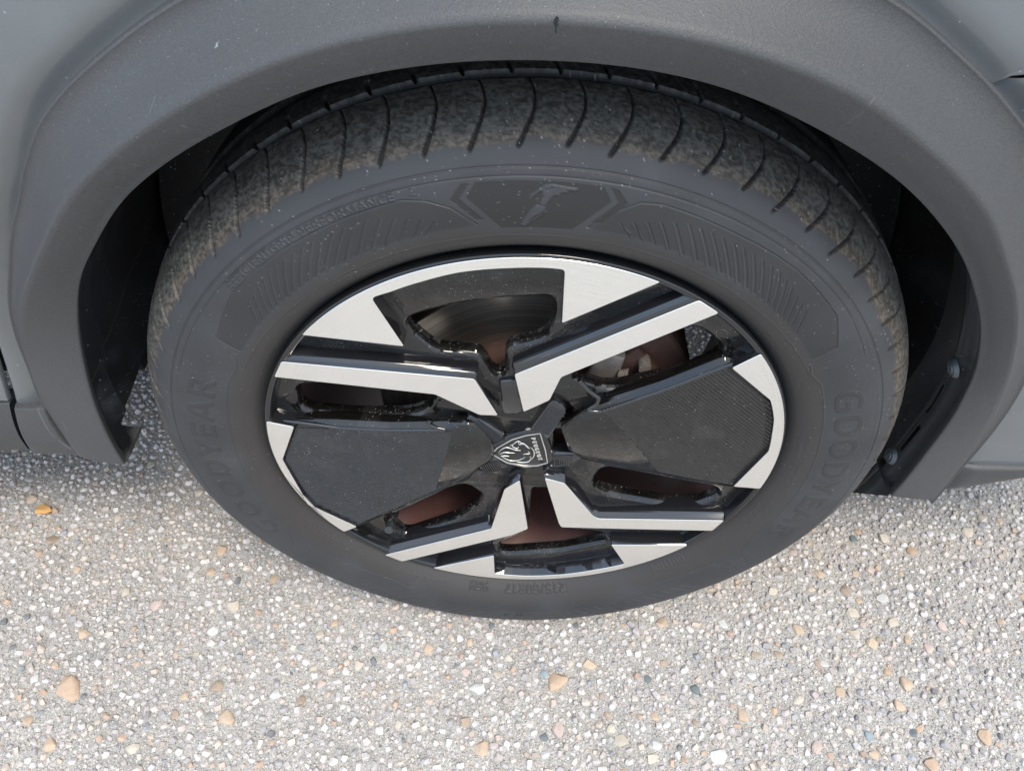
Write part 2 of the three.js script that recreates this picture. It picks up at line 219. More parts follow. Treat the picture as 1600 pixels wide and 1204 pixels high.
const TAB = [[-20.5,89.6],[-7.5,91.5],[-3.4,51.4],[-17.0,48.5]], RIDGE_RIGHT = [[45.0,102.0],[55.1,87.9],[63.2,80.0],[61.8,71.6],[54.7,63.8],[65.8,62.4],[117.2,91.8],[161.7,121.5],[185.8,134.6]], RIDGE_LEFT = [[-82.8,47.3],[-85.0,41.0],[-78.0,35.8],[-69.6,33.3],[-119.7,31.5],[-166.0,33.9],[-201.5,40.7],[-228.9,43.5]];
mesh('hub_tab', slab(outline(TAB, 1.5), -0.0115, 0.01, { b: 0.0014, s: 2, cs: 3, crease: 0.9 }), M.bevel, wheel);
for (const q of [RIDGE_RIGHT, RIDGE_LEFT]) {                 // thin raised lip along the upper border of each panel
  const c = new THREE.CatmullRomCurve3(q.map(([x, y]) => new THREE.Vector3(x / 1000, y / 1000, -0.0046)), false, 'catmullrom', 0.12);
  mesh('panel_lip', planar(inside(new THREE.TubeGeometry(c, 90, 0.0019, 10), 0.231), 0.3), M.bevel, wheel);
}
// ---- centre cap: shield with four ribbed arms, line emblem and lettering
{
  const grow = (pts, k) => { const cx = pts.reduce((a, p) => a + p[0], 0) / pts.length, cy = pts.reduce((a, p) => a + p[1], 0) / pts.length; return pts.map(([x, y]) => { const l = Math.hypot(x - cx, y - cy); return [x + (x - cx) / l * k, y + (y - cy) / l * k]; }); };
  const sh = grow(SHIELD, 2.2);
  mesh('centre_cap', slab(outline(sh, 4), 0.0, 0.016, { b: 0.0032, s: 3, cs: 6, crease: 0.9 }).translate(0, 0, -0.0095), M.glossClean, wheel);
  const armShape = (p, ribs, from, to, z) => {                // a bar with cross ribs
    const list = [slab(outline(p, 3), z, 0.014, { b: 0.002, s: 2, cs: 3, crease: 0.9 })];
    const a = new THREE.Vector2(...from).divideScalar(1000), b = new THREE.Vector2(...to).divideScalar(1000), d = b.clone().sub(a), L = d.length(), ang = Math.atan2(d.y, d.x);
    for (let k = 0; k < ribs; k++) { const g = new THREE.CylinderGeometry(0.00075, 0.00075, 0.0165, 6); const m = a.clone().addScaledVector(d, (k + 0.5) / ribs); g.rotateZ(ang); g.translate(m.x, m.y, z + 0.0003); list.push(g); }
    return merge(list);
  };
  mesh('cap_arm', armShape(ARM_UL, 15, [-47, 37], [-24, 8], -0.0098), M.bevel, wheel);
  mesh('cap_arm', armShape(ARM_UR, 15, [29, 58], [15, 24], -0.0098), M.bevel, wheel);
  mesh('cap_arm', armShape(ARM_R, 9, [48, -19], [29, -21], -0.0125), M.bevel, wheel);
  mesh('cap_arm', armShape(ARM_L, 9, [-40, -36], [-22, -30], -0.0125), M.bevel, wheel);
  const face = -0.0095, parts = [];
  const so = outline(SHIELD, 1.2), ctr = SHIELD.map(([x, y]) => { const l = Math.hypot(x + 1, y + 2); return [x - (x + 1) / l * 0.85, y - (y + 2) / l * 0.85]; });
  so.holes.push(outline(ctr, 1.0, new THREE.Path()));
  parts.push(slab(so, face + 0.0006, 0.0009, { cs: 6 }));
  for (const l of LION) {
    const c = new THREE.CatmullRomCurve3(l.map(([x, y]) => new THREE.Vector3(x / 1000, y / 1000, face))), n = l.length * 5, g = new THREE.TubeGeometry(c, n, 0.00062, 5), p = g.attributes.position;
    for (let i = 0; i <= n; i++) { const q = c.getPointAt(i / n), w = Math.max(0.25, Math.sin(Math.PI * (0.08 + 0.84 * i / n))); for (let j = 0; j <= 5; j++) { const k = i * 6 + j; p.setXYZ(k, q.x + (p.getX(k) - q.x) * w, q.y + (p.getY(k) - q.y) * w, q.z + (p.getZ(k) - q.z) * w); } }
    parts.push(g);
  }
  const font = await new FontLoader().loadAsync('fonts/droid/droid_sans_bold.typeface.json');
  const a = new THREE.Vector2(0.0085, 0.0190), b = new THREE.Vector2(0.0165, -0.0165), d = b.clone().sub(a), word = 'PEUGEOT';
  for (let k = 0; k < word.length; k++) {
    const g = new TextGeometry(word[k], { font, size: 0.0040, depth: 0.0006, curveSegments: 3 }); g.computeBoundingBox();
    g.translate(-(g.boundingBox.max.x + g.boundingBox.min.x) / 2, -0.002, 0); g.scale(1.12, 1, 1); g.rotateZ(Math.atan2(d.y, d.x));
    const m = a.clone().addScaledVector(d, (k + 0.5) / word.length); g.translate(m.x, m.y, face); parts.push(g);
  }
  mesh('cap_emblem', merge(parts), M.silver, wheel);
}
// ---- brake, valve
mesh('brake_disc', lathe([[-70, 82], [-70, 98], [-70, 115], [-70, 139.5], [-71.5, 141], [-90, 141], [-92, 139], [-92, 60]], 160), M.discFace, wheel);
mesh('brake_hat', planar(lathe([[-46, 0], [-46, 60], [-48, 72], [-54, 80], [-70, 84], [-74, 84]], 120), 0.25), M.rust, wheel);
{
  const arc = (r0, r1, a0, a1) => { const s = new THREE.Shape(); s.absarc(0, 0, r1, a0, a1); s.absarc(0, 0, r0, a1, a0, true); return s; };
  mesh('brake_caliper', merge([slab(arc(0.088, 0.158, 0.42, 1.12), -0.058, 0.06, { b: 0.006, s: 3, cs: 16 }), slab(arc(0.103, 0.132, 0.40, 0.72), -0.050, 0.02, { b: 0.004, s: 3, cs: 10 })]), M.rust, wheel);
  const br = new THREE.Shape(); [[58, 58], [80, 52], [84, 84], [66, 90]].forEach(([x, y], i) => (i ? br.lineTo(x / 1000, y / 1000) : br.moveTo(x / 1000, y / 1000)));
  mesh('caliper_bracket', slab(br, -0.044, 0.03, { b: 0.004, s: 3 }), M.iron, wheel);
  const bolts = [];
  for (let k = 0; k < 4; k++) { const g = new THREE.TorusGeometry(0.0042, 0.0011, 6, 16); g.rotateY(1.2); g.translate(0.0845 + 0.002 * k, 0.0690 + 0.0005 * k, -0.042); bolts.push(g); }
  const nut = new THREE.CylinderGeometry(0.006, 0.006, 0.014, 6); nut.rotateX(Math.PI / 2); nut.translate(0.106, 0.078, -0.048); bolts.push(nut);
  mesh('caliper_bolt', merge(bolts), M.iron, wheel);
  const v = new THREE.CylinderGeometry(0.0042, 0.0052, 0.03, 14), cap = new THREE.CylinderGeometry(0.0046, 0.0046, 0.010, 14); v.rotateX(1.15); cap.rotateX(1.15); v.translate(-0.1425, -0.152, -0.026); cap.translate(-0.1425, -0.1445, -0.0115);
  mesh('valve_stem', v, std({ c: [0.012, 0.012, 0.013], roughness: 0.5 }), wheel); mesh('valve_cap', cap, std({ c: [0.05, 0.055, 0.06], roughness: 0.4, metalness: 0.3 }), wheel);
}
// ---- tyre: profile with moulded relief (rings, panels, hatching, lettering) and a cut tread
{
  const CW = 4800, CH = 344, R1 = 322;                    // relief sheet: clockwise angle across, radius up, 4 px per mm
  const cv = document.createElement('canvas'); cv.width = CW; cv.height = CH; const c = cv.getContext('2d');
  const X = (phi) => ((phi - 125.8 + 720) % 360) / 360 * CW, Y = (r) => (R1 - r) * 4;
  c.fillStyle = 'rgb(128,0,0)'; c.fillRect(0, 0, CW, CH); c.lineJoin = 'round';
  const tone = (h, cleanShade = 0) => `rgb(${128 + h},${cleanShade},0)`;
  const path = (pts, close) => { c.beginPath(); pts.forEach(([p, r], i) => (i ? c.lineTo(X(p), Y(r)) : c.moveTo(X(p), Y(r)))); if (close) c.closePath(); };
  const line = (pts, w, h) => { const many = []; pts.forEach((p, i) => { if (i) for (let k = 1; k <= 24; k++) many.push([mix(pts[i - 1][0], p[0], k / 24), mix(pts[i - 1][1], p[1], k / 24)]); else many.push(p); }); path(many); c.strokeStyle = tone(h); c.lineWidth = w * 3.4; c.stroke(); };
  const area = (pts, h, cleanShade) => { path(pts, true); c.fillStyle = tone(h, cleanShade); c.fill(); };
  const ring = (r, w, h) => { c.fillStyle = tone(h); c.fillRect(0, Y(r + w / 2), CW, w * 4); };
  const text = (s, phi, r, size, len, h, o = {}) => {      // tops of the letters point outwards; len is degrees of arc
    c.save(); c.translate(X(phi), Y(r)); c.font = `${o.bold === false ? '' : 'bold '}60px sans-serif`; c.textAlign = 'center'; c.textBaseline = 'middle';
    c.scale(len / 360 * CW / c.measureText(s).width, size * 4 / 44);
    if (o.hollow) { c.strokeStyle = tone(h, o.cleanShade ?? 0); c.lineWidth = o.hollow; c.strokeText(s, 0, 0); } else { c.fillStyle = tone(h, o.cleanShade ?? 0); c.fillText(s, 0, 0); }
    c.restore();
  };
  ring(308.6, 1.0, -70); ring(306, 3.6, 14);
  line([[-66, 302.6], [-30, 303], [0, 302.8], [50, 303], [60, 300]], 0.9, -60);
  for (const s of [-1, 1]) {                               // upper side panels, one each side of the emblem
    const p = s > 0 ? [[57, 264], [56, 284], [50, 295], [39, 297], [27, 295.5], [17, 296.5], [14.2, 294], [11.8, 285], [8.6, 268]] : [[-57, 264], [-56, 284], [-46, 294], [-34, 295], [-24, 295.5], [-16, 296], [-13, 292], [-10, 284], [-7, 268]];
    area(p, 0, 120); line(p, 1.0, -70);
    for (let k = 0; k < 20; k++) { const f = 12.4 + k * 1.75, top = Math.min(289, 276 + k * 2.6) - Math.max(0, k - 14) * 1.6, lean = 2.2 + 3.4 * sm(0, 8, k) - 2.2 * sm(11, 19, k); line([[s * f, top], [s * (f + lean), 264 - Math.max(0, 4 - k) * -1.5]], 1.1, 46); line([[s * (f + 0.32), top], [s * (f + lean + 0.32), 265]], 0.8, -60); }
  }
  line([[-62, 256.5], [-40, 255.5], [0, 257.5], [40, 255.5], [62, 258]], 0.8, 40);
  // emblem field with fine vertical serration: cleaner rubber, colour also darkened for light its ridges trap
  area([[-6.4, 300], [-7.8, 290.4], [-3.7, 264.2], [6.4, 264.6], [10.6, 290.6], [9.2, 299.6]], -26, 210);
  c.save(); path([[-6.4, 300], [-7.8, 290.4], [-3.7, 264.2], [6.4, 264.6], [10.6, 290.6], [9.2, 299.6]], true); c.clip();
  for (let x = X(-8); x < X(11); x += 4) { c.fillStyle = 'rgb(132,200,0)'; c.fillRect(x, 0, 1.6, CH); } c.restore();
  area([[-7.1, 299.5], [-8.1, 299.8], [-9.9, 289.8], [-7.1, 272.4], [-6.0, 272], [-8.7, 289.6]], -40, 200);
  area([[10.0, 299.6], [11.0, 299.4], [12.7, 291.2], [10.3, 273], [8.8, 272.4], [11.5, 290.3]], -40, 200);
  const fx = (x) => -6.3 + (x - 265) * 0.01532, fy = (y) => 300 - (y - 130) * 0.1;
  const foot = (pts, h) => area(pts.map(([x, y]) => [fx(x), fy(y)]), h, 0);
  foot([[612, 462], [640, 420], [690, 350], [745, 300], [800, 300], [828, 318], [815, 345], [740, 385], [650, 462]], 50);
  foot([[640, 466], [838, 338], [842, 346], [660, 468]], 70);
  foot([[775, 290], [800, 235], [790, 195], [765, 205], [705, 245], [695, 232], [770, 185], [810, 160], [870, 150], [960, 160], [1075, 165], [1060, 185], [985, 185], [1010, 196], [930, 205], [950, 215], [880, 225], [850, 262], [815, 300]], 50);
  foot([[820, 190], [845, 172], [885, 170], [870, 180], [835, 200]], -10);
  // large maker's lettering on both flanks, with frames
  text('GOODYEAR', 90, 282, 23, 47, 52, { cleanShade: 75 }); text('GOODYEAR', -91, 284, 22, 50, 54, { cleanShade: 75 });
  line([[58, 262], [61, 259], [64, 263.5], [80, 261.5], [100, 262.5], [118, 264], [122, 272], [124, 292]], 1.3, 45);
  line([[-58, 268], [-62, 262], [-66, 264.8], [-84, 261.5], [-101, 263], [-115.5, 267], [-120, 280], [-122, 294]], 2.4, 45);
  line([[-127.6, 300], [-123.4, 272], [-135, 266], [-146, 263], [-152, 268], [-156, 284]], 2.4, 40);
  line([[127.6, 300], [126, 272], [135, 266], [146, 263], [152, 268], [156, 284]], 1.6, 40);
  for (const s of [-1, 1]) for (let k = 0; k < 13; k++) { const f = 169.5 - k * 2.4; line([[s * f, 278], [s * (f - 3.4), 301]], 1.8, 56); }
  area([[-169, 306], [-172, 279], [173, 279], [170, 306]], 40, 0); text('S  U  V', 180.5, 288, 8, 7.5, -60, { cleanShade: 120 });
  text('215/60R17', 176.2, 247.5, 9, 16.5, 90, { cleanShade: 40 }); text('96H', -168.6, 247.5, 9, 5.4, 90, { cleanShade: 40 });
  line([[-170.8, 242], [-170.8, 253]], 1, -40); line([[168, 242], [168, 254]], 1, -40); line([[-152, 250], [-152, 256]], 0.9, -50);
  text('EFFICIENTGRIP PERFORMANCE', -31, 299.4, 5.6, 29, 85, { bold: false, cleanShade: 60 }); text('2', -14.2, 299.8, 5.5, 0.9, 50);
  text('OUTSIDE', 139.5, 246, 6, 10, 34); text('DOT', -28.8, 250.5, 5.2, 4.2, 50);
  const rr = rng(77);                                      // rows of worn, illegible small marks
  for (const [a, b, r, n] of [[-23, -20, 250, 4], [-13, -7, 250, 6], [14, 20, 249, 6], [44, 53, 247, 11], [80, 98, 252, 24], [81, 97, 247, 20], [104, 116, 249, 15], [106, 114, 244, 9], [-96, -78, 252, 16], [-139, -110, 252, 26], [-136, -114, 247, 18], [-160, -146, 248, 10], [-62, -52, 299, 9]])
    for (let k = 0; k < n; k++) { const p = mix(a, b, (k + 0.5) / n), w = (b - a) / n * 0.5; if (rr() < 0.85) line([[p - w / 2, r - 1.2], [p - w / 2 + rr() * 0.1, r + 1.6], [p + w / 2, r + (rr() < 0.5 ? 1.6 : -1)]], 0.75, 40); }
  const img = c.getImageData(0, 0, CW, CH).data;
  const relief = (phi, r, ch = 0) => {
    if (r < R1 - CH / 4 + 1 || r > R1 - 1) return ch ? 0 : 0;
    const x = X(phi), y = Y(r), x0 = Math.floor(x), y0 = Math.floor(y), fx2 = x - x0, fy2 = y - y0;
    const at = (i, j) => img[(Math.min(CH - 1, j) * CW + (i % CW)) * 4 + ch];
    const v = mix(mix(at(x0, y0), at(x0 + 1, y0), fx2), mix(at(x0, y0 + 1), at(x0 + 1, y0 + 1), fx2), fy2);
    return ch ? v / 255 : (v - 128) / 60;
  };
  const P = [[-16, 231], [-12.5, 233.2], [-9.5, 236], [-5.5, 239.5], [-0.5, 244], [4.5, 250.5], [8, 259], [10, 270], [10.8, 281], [10.2, 292], [8.6, 302], [6.2, 309.5], [2.2, 317], [-4, 324.5], [-12, 331], [-22, 336.5], [-34, 340.2], [-50, 342.8], [-80, 345], [-108, 345.6]].map(([z, r]) => new THREE.Vector3(z, r, 0));
  const cr = new THREE.CatmullRomCurve3(P, false, 'centripetal'); cr.arcLengthDivisions = 2000;
  const Ltot = cr.getLength(), prof = [];
  for (let d = 0; d < Ltot;) { const u = d / Ltot, p = cr.getPointAt(u), t = cr.getTangentAt(u); prof.push([p.x, p.y, t.y, -t.x]); d += p.y < 236 ? 2 : p.x > 0 && p.y < 312 ? 0.52 : p.x > -62 ? 1.0 : 3; }
  // normal of (z, r) profile pointing outwards: tangent (dz, dr) -> (dr, -dz)
  const NT = 2400, NS = prof.length, pos = new Float32Array(NT * NS * 3), colr = new Float32Array(NT * NS * 3), idx = new Uint32Array(NT * (NS - 1) * 6);
  const N = 68;
  for (let i = 0; i < NT; i++) {
    const phi = i / NT * 360 - 180, pr = phi * Math.PI / 180;
    const low = Math.exp(-(((180 - Math.abs(phi)) / 34) ** 2));
    for (let j = 0; j < NS; j++) {
      const [z, r, nz, nr] = prof[j]; let h = 0, groove = 0;
      if (z > -9 && r > 236 && r < 321) h += relief(phi, r) * 0.68 * sm(236, 240, r);
      if (r > 315) {
        const g1 = 1 - sm(2.6, 4.4, Math.abs(z + 47)), g2 = 1 - sm(3.5, 5.5, Math.abs(z + 88));
        groove = Math.max(g1, g2);
        const k = (phi + 0.15) * N / 360, ph = (k - Math.round(k)) * 360 / N;           // degrees from the nearest shoulder cut
        const v = (z + 43) / 43, path = 1.2 * Math.sin(Math.PI * 0.8 * Math.min(1.2, Math.max(0, v))) - 1.7 * Math.max(0, v) ** 2;
        const jit = hash(Math.round(k), 0, 87), wide = mix(0.09, 0.21, sm(0.1, 0.9, v)), inr = sm(-45, -42, z) * (1 - sm(-2.6 + 3.4 * jit, 0.4 + 3.4 * jit, z));
        const cut = (1 - sm(wide * 0.7, wide * 1.35, Math.abs(ph - path + 0.25 * (jit - 0.5)))) * inr; groove = Math.max(groove, cut * 0.62);
        const k2 = (phi + 2.2) * N / 360, p2 = (k2 - Math.round(k2)) * 360 / N;
        groove = Math.max(groove, (1 - sm(0.14, 0.3, Math.abs(p2 - (z + 56) * 0.05))) * sm(-64, -62, z) * (1 - sm(-52, -50, z)) * 0.6);
        h -= groove * 5.5; h += (fbm(phi * 2.6 + 1200, (r - z) / 2.4 + 90, 93, 3) - 0.5) * 0.5 * sm(320, 326, r);
      }
      let zz = z + nz * h, r2 = r + nr * h;
      if (r > 240) zz += low * 6.5 * sm(240, 275, r) * (1 - sm(318, 335, r));
      let x = Math.sin(pr) * r2, y = Math.cos(pr) * r2; if (y < -331.5) { y = -331.5; }
      const a = (i * NS + j) * 3; pos[a] = x / 1000; pos[a + 1] = y / 1000; pos[a + 2] = zz / 1000;
      // rubber, dust on the worn shoulder, brown grime next to the rim, pale grains
      const n1 = fbm(phi * 0.55 + 200, (r - z) / 9 + 60, 91, 3), n2 = fbm(x / 38 + 20, y / 38 + 20, 92, 3), n3 = 0.6 * fbm(phi * 2.6 + 1200, (r - z) / 2.4 + 90, 93, 4) + 0.25 * fbm(phi * 1.2 + 700 + (r - z) * 0.05, (r - z) / 1.1, 94, 2) + 0.15 * hash(i, j, 99);
      let cr_ = 0.041, cg = 0.0418, cb = 0.0445; const m = 0.70 + 0.60 * n2; cr_ *= m; cg *= m; cb *= m;
      const br = (1 - sm(254, 270, r + 16 * (n2 - 0.5))) * 0.75 * sm(-3, 1, z + 6); cr_ = mix(cr_, 0.046, br); cg = mix(cg, 0.0395, br); cb = mix(cb, 0.035, br);
      const cl = relief(phi, r, 1) * (z > -9 ? 1 : 0); cr_ = mix(cr_, 0.017, cl); cg = mix(cg, 0.0165, cl); cb = mix(cb, 0.0155, cl);
      const edge = r + 9 * (n2 - 0.5) + 5 * (n1 - 0.5), ds = sm(320.5, 323.5, edge) * (z < 6 ? 1 : 0);
      if (ds > 0) { const q = mix(0.030, 0.108, sm(0.34, 0.68, 0.86 * n3 + 0.14 * n1)), warm = (1 - sm(323, 331, edge)) * 0.9; cr_ = mix(cr_, q * mix(1.0, 1.22, warm), ds); cg = mix(cg, q * mix(0.95, 0.98, warm), ds); cb = mix(cb, q * mix(0.84, 0.74, warm), ds); }
      if (groove > 0.3) { const k = 0.022; cr_ = mix(cr_, k, 0.8); cg = mix(cg, k, 0.8); cb = mix(cb, k * 1.05, 0.8); }
      const s = hash(i, j, 97), dens = (0.0012 + 0.006 * sm(0.45, 0.7, fbm(x / 60 + 7, y / 60 + 3, 95, 2))) * (y > -60 ? 1 : 0.25); if (s < dens) { const q = 0.05 + 0.26 * hash(i, j, 98) ** 2; cr_ += q; cg += q * 0.96; cb += q * 0.9; }
      colr[a] = cr_; colr[a + 1] = cg; colr[a + 2] = cb;
    }
  }
  let q = 0; for (let i = 0; i < NT; i++) { const i2 = (i + 1) % NT; for (let j = 0; j < NS - 1; j++) { const a = i * NS + j, b = i2 * NS + j; idx[q++] = a; idx[q++] = b; idx[q++] = a + 1; idx[q++] = b; idx[q++] = b + 1; idx[q++] = a + 1; } }
  const g = new THREE.BufferGeometry(); g.setAttribute('position', new THREE.BufferAttribute(pos, 3)); g.setAttribute('color', new THREE.BufferAttribute(colr, 3)); g.setIndex(new THREE.BufferAttribute(idx, 1)); g.computeVertexNormals();
  mesh('tyre', g, std({ vertexColors: true, roughness: 0.56 }), wheel);
  mesh('tyre_inner_side', planar(lathe([[-108, 345.3], [-150, 344], [-176, 339], [-194, 330], [-206, 312], [-211, 285], [-206, 252], [-198, 238], [-190, 231]], 160), 0.3), std({ c: [0.03, 0.03, 0.032], roughness: 0.85 }), wheel);
}
// ---- bodywork: everything follows one side surface z = side(y), heights counted from the wheel axis
const side = (y) => -0.033 + 0.048 * sm(0.08, 0.40, y) - 0.10 * sm(0.46, 0.95, y);
const rE = curve([[-20, .373], [-10, .373], [0, .3735], [10, .381], [18, .3852], [25, .384], [35, .3815], [45, .3815], [55, .3828], [64, .384], [76, .3878], [90, .3881], [106, .389], [118, .3862], [129, .3862], [140, .3838], [147, .3848], [155, .3842], [166, .385], [176, .388], [184.5, .392], [195, .395]]);
const rC = curve([[-20, .428], [-8, .425], [0, .417], [8, .410], [18, .4045], [25, .402], [38, .4015], [49, .407], [58, .410], [65, .414], [73, .415], [88, .4155], [104, .415], [116, .4125], [125, .411], [131, .410], [140, .4085], [147, .4115], [154, .419], [160, .427], [166, .435], [172, .440], [195, .445]]);
const oC = curve([[-20, .012], [-8, .012], [0, .016], [8, .025], [18, .033], [30, .036], [140, .036], [154, .033], [160, .023], [166, .014], [172, .010], [195, .009]]);
const rO = curve([[-20, .4405], [-14, .4395], [-5.6, .4333], [10, .4386], [30, .442], [51, .4463], [60, .4492], [66, .4526], [90, .453], [114, .450], [120, .4483], [130, .446], [135, .441], [142, .4357], [152, .4365], [159, .4417], [164, .444], [171, .445], [177, .449], [195, .449]]);
const speck = (base, seed, k = 0.004, amt = 0.3) => tex(1024, (u, v, i, j) => { const g = fbm(u * 8, v * 8, seed, 4, 8), f = hash(i, j, seed + 3); let q = 0.90 + 0.14 * g + 0.10 * (f - 0.5); const s = hash(i >> 1, j >> 1, seed + 1), big = sm(0.4, 0.7, fbm(u * 5, v * 5, seed + 4, 2, 5)); const add = s < k * (0.3 + big) ? amt * hash(i >> 1, j >> 1, seed + 2) ** 2 : 0; return [base[0] * q + add, base[1] * q + add, base[2] * q + add * 0.95]; }, true);
const grain = tex(512, (u, v, i, j) => { const q = 0.45 * hash(i, j, 71) + 0.35 * hash(i >> 1, j >> 1, 73) + 0.2 * fbm(u * 128, v * 128, 72, 2, 128); return [q, q, q]; }, false);
{ // moulded plastic: grain and grime, 1 m square, with the scratches where they are
  const n = 2048, cv = document.createElement('canvas'); cv.width = cv.height = n; const c = cv.getContext('2d'), im = c.createImageData(n, n), en = (v) => 255 * (1.055 * Math.max(v, 0.0032) ** (1 / 2.4) - 0.055);
  for (let j = 0; j < n; j++) for (let i = 0; i < n; i++) {
    const u = i / n, v = j / n, g = fbm(u * 14, v * 14, 100, 4, 14), fil = sm(0.45, 0.75, fbm(u * 5, v * 5, 104, 3, 5)), f = hash(i, j, 103); let q = 0.90 + 0.16 * (g - 0.5) + 0.36 * (f - 0.5) + 0.14 * fil;
    const s = hash(i, j, 101), add = s < 0.0022 * (0.4 + 2 * fil) ? 0.22 * hash(i, j, 102) ** 2 : 0, k = (j * n + i) * 4;
    im.data[k] = en(0.066 * q + add); im.data[k + 1] = en(0.066 * q + add); im.data[k + 2] = en(0.0665 * q + add); im.data[k + 3] = 255;
  }
  c.putImageData(im, 0, 0); c.lineCap = 'round';
  const at = (u, v) => [(((u % 1) + 1) % 1) * n, (1 - ((v % 1) + 1) % 1) * n], rr = rng(9);
  for (const [u0, v0, u1, v1, w, al] of SCUFFS) for (let k = 0; k < (w > 1 ? 5 : 2); k++) { const [x0, y0] = at(u0, v0), [x1, y1] = at(u1, v1), o = () => (rr() - 0.5) * w * 2.6, t0 = rr() * 0.3, t1 = 0.7 + rr() * 0.3; c.strokeStyle = `rgba(200,203,205,${al * (0.4 + 0.6 * rr())})`; c.lineWidth = Math.max(0.8, w * 0.8 * rr()); c.beginPath(); c.moveTo(mix(x0, x1, t0) + o(), mix(y0, y1, t0) + o()); c.lineTo(mix(x0, x1, t1) + o(), mix(y0, y1, t1) + o()); c.stroke(); }
  const t = new THREE.CanvasTexture(cv); t.wrapS = t.wrapT = THREE.RepeatWrapping; t.colorSpace = THREE.SRGBColorSpace;
  const gr = grain.clone(); gr.repeat.set(5, 5); gr.needsUpdate = true;
  M.trim = std({ map: t, bumpMap: gr, bumpScale: 0.00022, roughness: 0.52 });
}
M.paint = std({ map: tex(1024, (u, v, i, j) => { const f = hash(i, j, 111), g = fbm(u * 10, v * 10, 112, 3, 10), q = 0.86 + 0.10 * g + 0.28 * (f - 0.5) * 0.5; const s = hash(i >> 2, j >> 2, 113) < 0.0006 ? 0.2 : 0; return [0.200 * q + s, 0.214 * q + s, 0.219 * q + s]; }, true), metalness: 0.45, roughness: 0.38, clearcoat: 0.7, clearcoatRoughness: 0.12 });
M.liner = std({ map: tex(1024, (u, v, i, j) => { const g = fbm(u * 7, v * 7, 121, 4, 7), st = fbm(u * 40, v * 5, 122, 3, 5); let q = 0.010 + 0.045 * sm(0.48, 0.8, g) * sm(0.35, 0.7, st); const s = hash(i >> 2, j >> 2, 123); if (s < 0.014) q += 0.45 * hash(i >> 2, j >> 2, 124) ** 2; return [q * 0.88, q, q * 1.12]; }, true), roughness: 0.40, bumpMap: grain, bumpScale: 0.0002 });
M.litFlange = std({ map: tex(1024, (u, v, i, j) => { const f = hash(i, j, 134); let q = 0.046 + 0.014 * fbm(u * 30, v * 30, 131, 3, 30) + 0.010 * (f - 0.5); const s = hash(i >> 2, j >> 2, 133); if (s < 0.005) q += 0.35 * hash(i >> 2, j >> 2, 135) ** 2; return [q, q, q * 1.02]; }, true), roughness: 0.27, clearcoat: 0.5, clearcoatRoughness: 0.25, bumpMap: grain, bumpScale: 0.00015 });
M.shell = std({ c: [0.012, 0.012, 0.013], roughness: 0.95 });
const part = (name, g, mat, label) => { const m = mesh(name, g, mat, car); m.position.y = AXLE; if (label) m.userData.label = label; return m; };

{ // wheel arch trim: swept section from the wheel opening over the crease to the outer lip
  const nu = 210, a0 = -10.6, a1 = 185.6, K = 26;
  const section = (a, j) => {                               // [r, z] at station j
    const th = a * D2R, rr = [rE(a), rC(a), rO(a)], zz = [0.021, oC(a), 0.006].map((o, k) => side(rr[k] * Math.sin(th)) + o);
    const [e, c, o] = rr, [ze, zc, zo] = zz;
    if (j === 0) return [e + 0.003, ze - 0.011];
    if (j === 1) return [e + 0.0015, ze - 0.007];
    if (j === 2) return [e + 0.0002, ze - 0.0035];
    if (j === 3) return [e, ze - 0.0016];
    if (j === 4) return [e + 0.0005, ze - 0.0004];
    if (j === 5) return [e + 0.002, ze + 0.0002];
    if (j <= 12) { const t = (j - 5) / 7; return [mix(e + 0.002, c, t), mix(ze + 0.0002, zc, t) + 0.0014 * Math.sin(Math.PI * t)]; }
    if (j <= 21) { const t = (j - 12) / 9, ease = Math.sin(t * Math.PI / 2) ** 1.05; return [mix(c, o - 0.003, t), mix(zc, zo, ease)]; }
    return [[o - 0.0022, zo + 0.0005], [o - 0.0012, zo + 0.0004], [o - 0.0003, zo - 0.0008], [o, zo - 0.004], [o - 0.001, zo - 0.018]][j - 22];
  };
  const g = grid(nu + 6, K, (i, j) => {
    const k = Math.min(Math.max(i - 3, 0), nu) / nu, out = i < 3 ? 3 - i : i > nu + 3 ? i - nu - 3 : 0;
    const t = Math.min(1, Math.max(0, (j - 5) / 18)), a = mix(a0 - 3.0 * t, a1, k);
    const [r, z] = section(a, j), th = a * D2R;
    const drop = [0, 0.002, 0.004, 0.004][out], back = [0, 0.0015, 0.010, 0.05][out];
    return [Math.cos(th) * r, Math.sin(th) * r - drop, z - back];
  });
  part('wheel_arch_trim', planar(g, 1.0), M.trim);
}
const seamX = curve([[-0.2, -0.545], [-0.1, -0.52], [-0.048, -0.4985], [0.028, -0.4775], [0.087, -0.4605], [0.2, -0.427], [0.3, -0.395], [0.42, -0.37], [0.6, -0.36], [0.8, -0.36]]);
const dip = (r, ro, w, d) => d * (1 - sm(0, w, r - ro));
const panelZ = (x, y, w = 0.02, d = 0.006) => { const r = Math.hypot(x, y), a = Math.atan2(y, x) / D2R, aa = a < -90 ? a + 360 : a; return side(y) - dip(r, rO(aa), w, d) - 0.12 * sm(0.62, 0.95, x) ** 2 - 0; };
const TOPY = 0.76;
